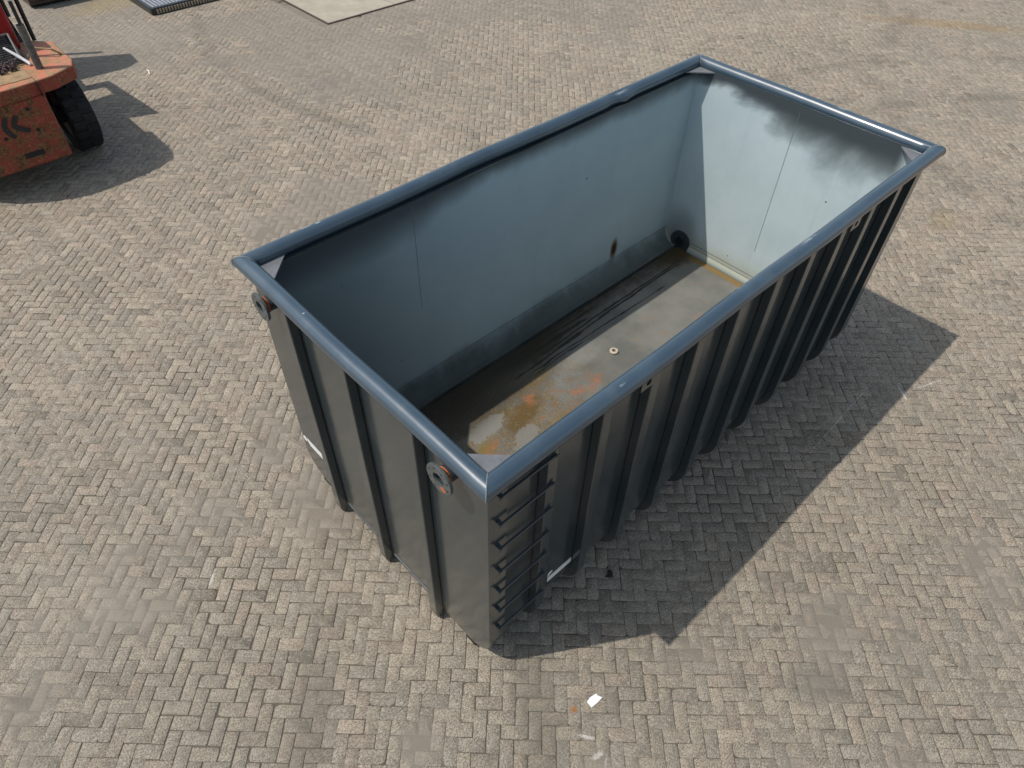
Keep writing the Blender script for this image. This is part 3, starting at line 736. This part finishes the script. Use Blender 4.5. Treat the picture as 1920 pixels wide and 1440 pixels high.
# brown skip at the top left, mostly outside the picture
def skip(name, x, y, lx, ly, h, matc, label):
    e = empty(name, (x, y, 0)); tag(e, label, "steel bin")
    m = MB(); t = .05
    m.box(0, lx, 0, ly, .06, .11); m.box(0, lx, 0, t, .1105, h); m.box(0, lx, ly-t, ly, .1105, h); m.box(0, t, t+.0005, ly-t-.0005, .1105, h); m.box(lx-t, lx, t+.0005, ly-t-.0005, .1105, h)
    m.build("bin_body", matc, e, bevel=.01)
    for yy in (.1, ly-.25): m = MB(); m.box(.02, lx-.02, yy, yy+.14, 0, .0590); m.build("bin_foot", M_glossblack, e)
    for ya, yb in ((-.03, -.0005), (ly+.0005, ly+.03)): m = MB(); m.box(-.03, lx+.03, ya, yb, h-.08, h+.002); m.build("bin_rim", matc, e, bevel=.01)
skip("steel_bin", 2.02, 16.2, 1.6, 1.2, .75, mat_plain("brown_rusty_steel", (.06,.035,.025), .6, .4, 5), "low dark brown steel bin standing behind the forklift at the top left edge")
skip("steel_bin", 5.55, 14.3, 1.6, 1.6, .7, mat_plain("black_steel", (.02,.02,.022), .5, .3, 5), "black steel bin standing beyond the right end of the slatted rack")

# ---------------------------------------------------------------- forklift
fk = empty("forklift_truck", (-.40, 9.0, 0)); tag(fk, "old orange red forklift with worn counterweight and big rear tyres at the left edge", "forklift")
def W(x, y, z): return (x+.40, y-9.0, z)
def fbox(name, mat, x0, x1, y0, y1, z0, z1, parent=fk, bevel=.01):
    m = MB(); m.box(x0+.4, x1+.4, y0-9, y1-9, z0, z1); return m.build(name, mat, parent, bevel=bevel)
xc = -.40
def mirr(pts): return pts+[(2*xc-x, y) for x, y in pts[::-1]]
# counterweight: lower face and overhanging top band
m = MB(); lowp = mirr([(.36, 10.9), (.36, 9.06)]); lowp = [(x+.4, y-9) for x, y in [(.38,10.9),(.38,9.06),(.36,9.02),(-.70,9.03),(-.98,9.36),(-1.12,9.62),(-1.12,10.9)]]
m.prism(lowp, 2, .36, 1.221, 0)
cw = m.build("counterweight", M_orange, fk, bevel=.03, seg=3)
band = [(.95, 10.15), (.93, 9.38), (.86, 9.18), (.55, 9.03), (.10, 8.97), (-.40, 8.96), (-.62, 9.02), (-1.0, 9.32), (-1.36, 9.62), (-1.46, 9.85), (-1.48, 10.15), (-1.25, 10.4), (.72, 10.4)]
m = MB(); m.prism([(x+.4, y-9) for x, y in band], 2, 1.222, 1.40, 0); m.build("counterweight_top", M_orange, fk, bevel=.025, seg=3)
fbox("top_plate", M_sand, -.60, .34, 9.12, 9.62, 1.4005, 1.408, bevel=0)
m = MB(); m.box(.38+.36, .385+.36, -.045, .38, 1.20, 1.4025); m.build("casting_gap", M_black, fk)
# towing slot and holes and emblem on the lower face
m = MB(); m.box(.4-.17, .4+.07, .016, .0195, .50, .565); m.build("tow_slot", M_black, cw, bevel=0)
for hx, hz in ((.110, 1.095), (.115, .815), (-.275, .815), (.112-.39, 1.095)):
    m = MB(); m.lathe((hx+.4, .0195, hz), (0,-1,0), [(.0001,0),(.024,0),(.024,.002),(.0001,.002)], 20); m.build("bolt_hole", M_black, cw)
def stroke(pts, wd_):
    out = []; back_ = []
    for i, (x, z) in enumerate(pts):
        a = pts[max(i-1, 0)]; b2 = pts[min(i+1, len(pts)-1)]; dx, dz = b2[0]-a[0], b2[1]-a[1]; l = math.hypot(dx, dz); nx, nz = -dz/l, dx/l
        ww = wd_*(.75+.25*math.sin(math.pi*i/(len(pts)-1))); out.append((x+nx*ww, z+nz*ww)); back_.append((x-nx*ww, z-nz*ww))
    return out+back_[::-1]
for pts in ([(-.175, 1.06), (-.215, .99), (-.23, .93), (-.205, .86), (-.165, .80)], [(-.05, 1.055), (-.10, .985), (-.115, .935), (-.085, .90), (-.03, .865), (.03, .835)]):
    m = MB(); m.prism([(x+.4, z) for x, z in stroke(pts, .034)], 1, .014, .0195, 0); m.build("emblem", M_logo, cw)
# chassis and axle
fbox("chassis", M_glossblack, -1.15, .35, 10.0, 13.2, .45, 1.2)
fbox("rear_axle", M_black, -1.30, .75, 9.9, 10.12, .42, .60)
m = MB(); m.lathe(W(.40, 9.62, 1.02), (0,-1,0), [(.03,0),(.06,0),(.06,.12),(.03,.12)], 20); m.build("hose_port", M_steel, fk)
def wheel(x, y, r, wd_, name="wheel"):
    e = None; m = MB(); n = 56
    prof = [(r*.62, -wd_/2+.01), (r*.80, -wd_/2), (r*.93, -wd_/2+.005), (r*.985, -wd_/2+.05), (r, -wd_/2+.09), (r, wd_/2-.09), (r*.985, wd_/2-.05), (r*.93, wd_/2-.005), (r*.80, wd_/2), (r*.62, wd_/2-.01)]
    m.lathe(W(x, y, r), (1,0,0), prof, n)
    for q in range(22):
        for sgn in (-1, 1):
            a = 2*math.pi*(q+.25*(sgn+1))/22; c_ = Vector(W(x+sgn*wd_*.22, y+r*.99*math.cos(a), r+r*.99*math.sin(a)))
            rad = Vector((0, math.cos(a), math.sin(a))); tan = Vector((0, -math.sin(a), math.cos(a)))
            m.obox(c_, (wd_*.22, 0, 0), tan*(.045)+Vector((.0,0,0)), rad*.022)
    t = m.build("tyre", M_tyre, fk, autosmooth=40)
    m = MB(); m.lathe(W(x, y, r), (1,0,0), [(.05,-wd_*.3),(r*.63,-wd_*.42),(r*.63,wd_*.42),(.05,wd_*.3)], 32); m.build("rim", M_steel, t, autosmooth=30)
wheel(.77, 9.99, .525, .36); wheel(-1.30, 9.99, .525, .36)
wheel(.72, 12.6, .60, .42); wheel(2*xc-.72, 12.6, .60, .42)
# engine hood, rear grille and frame bars
fbox("engine_hood", M_red, -1.35, .55, 10.12, 11.7, 1.4005, 2.05, bevel=.04)
m = MB(); m.prism([(.64, 1.41), (1.10, 1.41), (1.10, 1.60)], 0, -.75, .86, 0); gr = m.build("radiator_cover", M_black, fk)
m = MB()
for k in range(14):
    t = k/13; y = .66+.42*t; z = 1.412+.185*t; m.box(-.7, .80, y, y+.010, z+.006, z+.020)
m.build("grille_slat", M_steel, gr)
m = MB(); m.tube([(-.8,.60,1.47),(.70,.60,1.47),(.80,.66,1.49)], .014, 8); m.tube([(-.8,1.0,1.66),(.84,1.0,1.66)], .014, 8); m.tube([(.80,.66,1.49),(.84,1.0,1.66)], .014, 8); m.tube([(.35,.6,1.47),(.35,1.0,1.66)], .012, 8)
m.build("grille_bar", M_steel, fk)
m = MB(); m.tube([W(.51, 9.35, 1.40), W(.515, 9.36, 1.935)], .047, 24, caps=False); m.tube([W(.515, 9.36, 1.933), W(.51, 9.35, 1.41)], .036, 24, caps=False)
m.build("exhaust_pipe", M_steel, fk, autosmooth=60)
m = MB(); m.tube([W(.60, 9.78, 1.40), W(.60, 9.80, 2.08)], .024, 16); m.build("guard_stay", M_glossblack, fk)
m = MB(); m.tube([W(.60, 9.75, 1.40), W(.60, 9.75, 1.52), W(.78, 9.60, 1.50), W(.88, 9.62, 1.405)], .012, 8); m.build("grab_bracket", M_sand, fk)
# overhead guard out of view, roof outline shaped to cast the ground shadow
def lift(pts, z): return [(x-SX*z+.40, y-SY*z-9.0) for x, y in pts]
zg = 2.55
m = MB(); m.prism(lift([(-1.4, 13.3), (1.75, 13.28), (2.62, 12.80), (2.58, 12.36), (2.33, 12.23), (1.56, 12.27), (-1.4, 12.3)], zg), 2, zg-.05, zg, 0); m.build("unseen_guard_roof", M_glossblack, fk, bevel=.01)
for x, y in ((-1.2, 13.2), (1.05, 13.15), (-1.2, 14.0), (.95, 14.0)):
    m = MB(); m.tube([W(x, y, .9), W(x, y, zg-.05)], .045, 12); m.build("guard_post", M_glossblack, fk)
# unseen frame over the cab, outline shaped to cast the windowed ground shadow
zs = 2.0
def quadring(o, i, z, t):
    o = lift(o, z); i = lift(i, z); n = len(o); v = []
    for h in (z-t, z): v += [(x, y, h) for x, y in o]+[(x, y, h) for x, y in i]
    f = []
    for k in range(n):
        j = (k+1) % n; f += [(k, j, n+j, n+k), (2*n+k, 3*n+k, 3*n+j, 2*n+j), (k, 2*n+k, 2*n+j, j), (n+k, n+j, 3*n+j, 3*n+k)]
    return v, f
v, f = quadring([(1.0, 12.05), (1.87, 11.93), (2.01, 10.22), (1.0, 10.60)], [(1.28, 11.80), (1.74, 11.72), (1.75, 11.38), (1.30, 11.36)], zs, .04)
m = MB(); m.add(v, f); m.build("unseen_cab_frame", M_glossblack, fk)
m = MB(); m.box(.58, .60, 2.95, 3.38, 1.96, 1.998); m.build("roof_bar", M_glossblack, fk)
for x, y in ((.88, 10.95), (.78, 12.4)):
    m = MB(); m.tube([W(x, y, 1.2), W(x, y, zs-.04)], .03, 10); m.build("cab_post", M_glossblack, fk)
fbox("seat", M_black, -.75, -.15, 11.75, 12.3, 1.4, 1.95, bevel=.06)
fbox("cab_floor", M_red, -1.3, .55, 11.72, 13.1, 1.21, 1.32)
# mast, carriage and forks
for x in (-1.0, .1): fbox("mast_rail", M_glossblack, x-.07, x+.07, 13.25, 13.45, .15, 3.1)
fbox("mast_crossbar", M_glossblack, -1.07, .17, 13.26, 13.40, 2.9, 3.08)
m = MB()
m.box(-1.7+.4, .3+.4, 4.5, 4.56, .5, .62); m.box(-1.7+.4, .3+.4, 4.5, 4.56, 1.4, 1.5)
for x in (-1.7, -1.2, -.7, -.2, .2): m.box(x+.4, x+.5, 4.505, 4.555, .621, 1.399)
m.build("load_backrest", M_glossblack, fk)
for x in (-.95, .05): fbox("fork", M_steel, x-.07, x+.07, 13.57, 14.9, .08, .13)
# chain and white handle lying on the counterweight
chm = mat_plain("rusty_chain", (.085, .055, .05), .55, .4, 40)
m = MB(); rc = random.Random(3)
def linkt(c, d, up):
    d = Vector(d).normalized(); up = Vector(up); up = (up-d*up.dot(d)).normalized(); pts = []
    for k in range(12):
        a = 2*math.pi*k/12; pts.append(Vector(c)+d*math.cos(a)*.030+up*math.sin(a)*.018)
    m.tube(pts, .0065, 6, closed=True)
for k in range(170):
    t = rc.random(); px = -.62+t*.92; w_ = .12*(1-.35*abs(t-.35)); py = 9.52+.02*math.sin(7*t)+rc.uniform(-1, 1)*w_
    z = 1.42+rc.random()*.055
    linkt((px, py-.0, z), (rc.uniform(-1,1), rc.uniform(-1,1), rc.uniform(-.5,.5)), (rc.uniform(-.6,.6), rc.uniform(-.6,.6), 1))
m.v = [(x, y-9.5, z-1.41) for x, y, z in m.v]
ch = m.build("chain", chm); ch.location = (0, 9.5, 1.412); tag(ch, "rusty brown chain heaped on the rear deck of the forklift", "chain")
m = MB(); m.tube([(-.11, .17, .17), (-.02, .02, .09), (.05, -.10, .02), (.04, -.14, .012)], [.014, .022, .020, .012], 10)
hd = m.build("metal_handle", mat_plain("bright_worn_metal", (.62, .61, .62), .35, .15)); hd.location = (.40, 9.62, 1.41); tag(hd, "bright silver handle leaning against the pipe on the forklift deck", "handle")
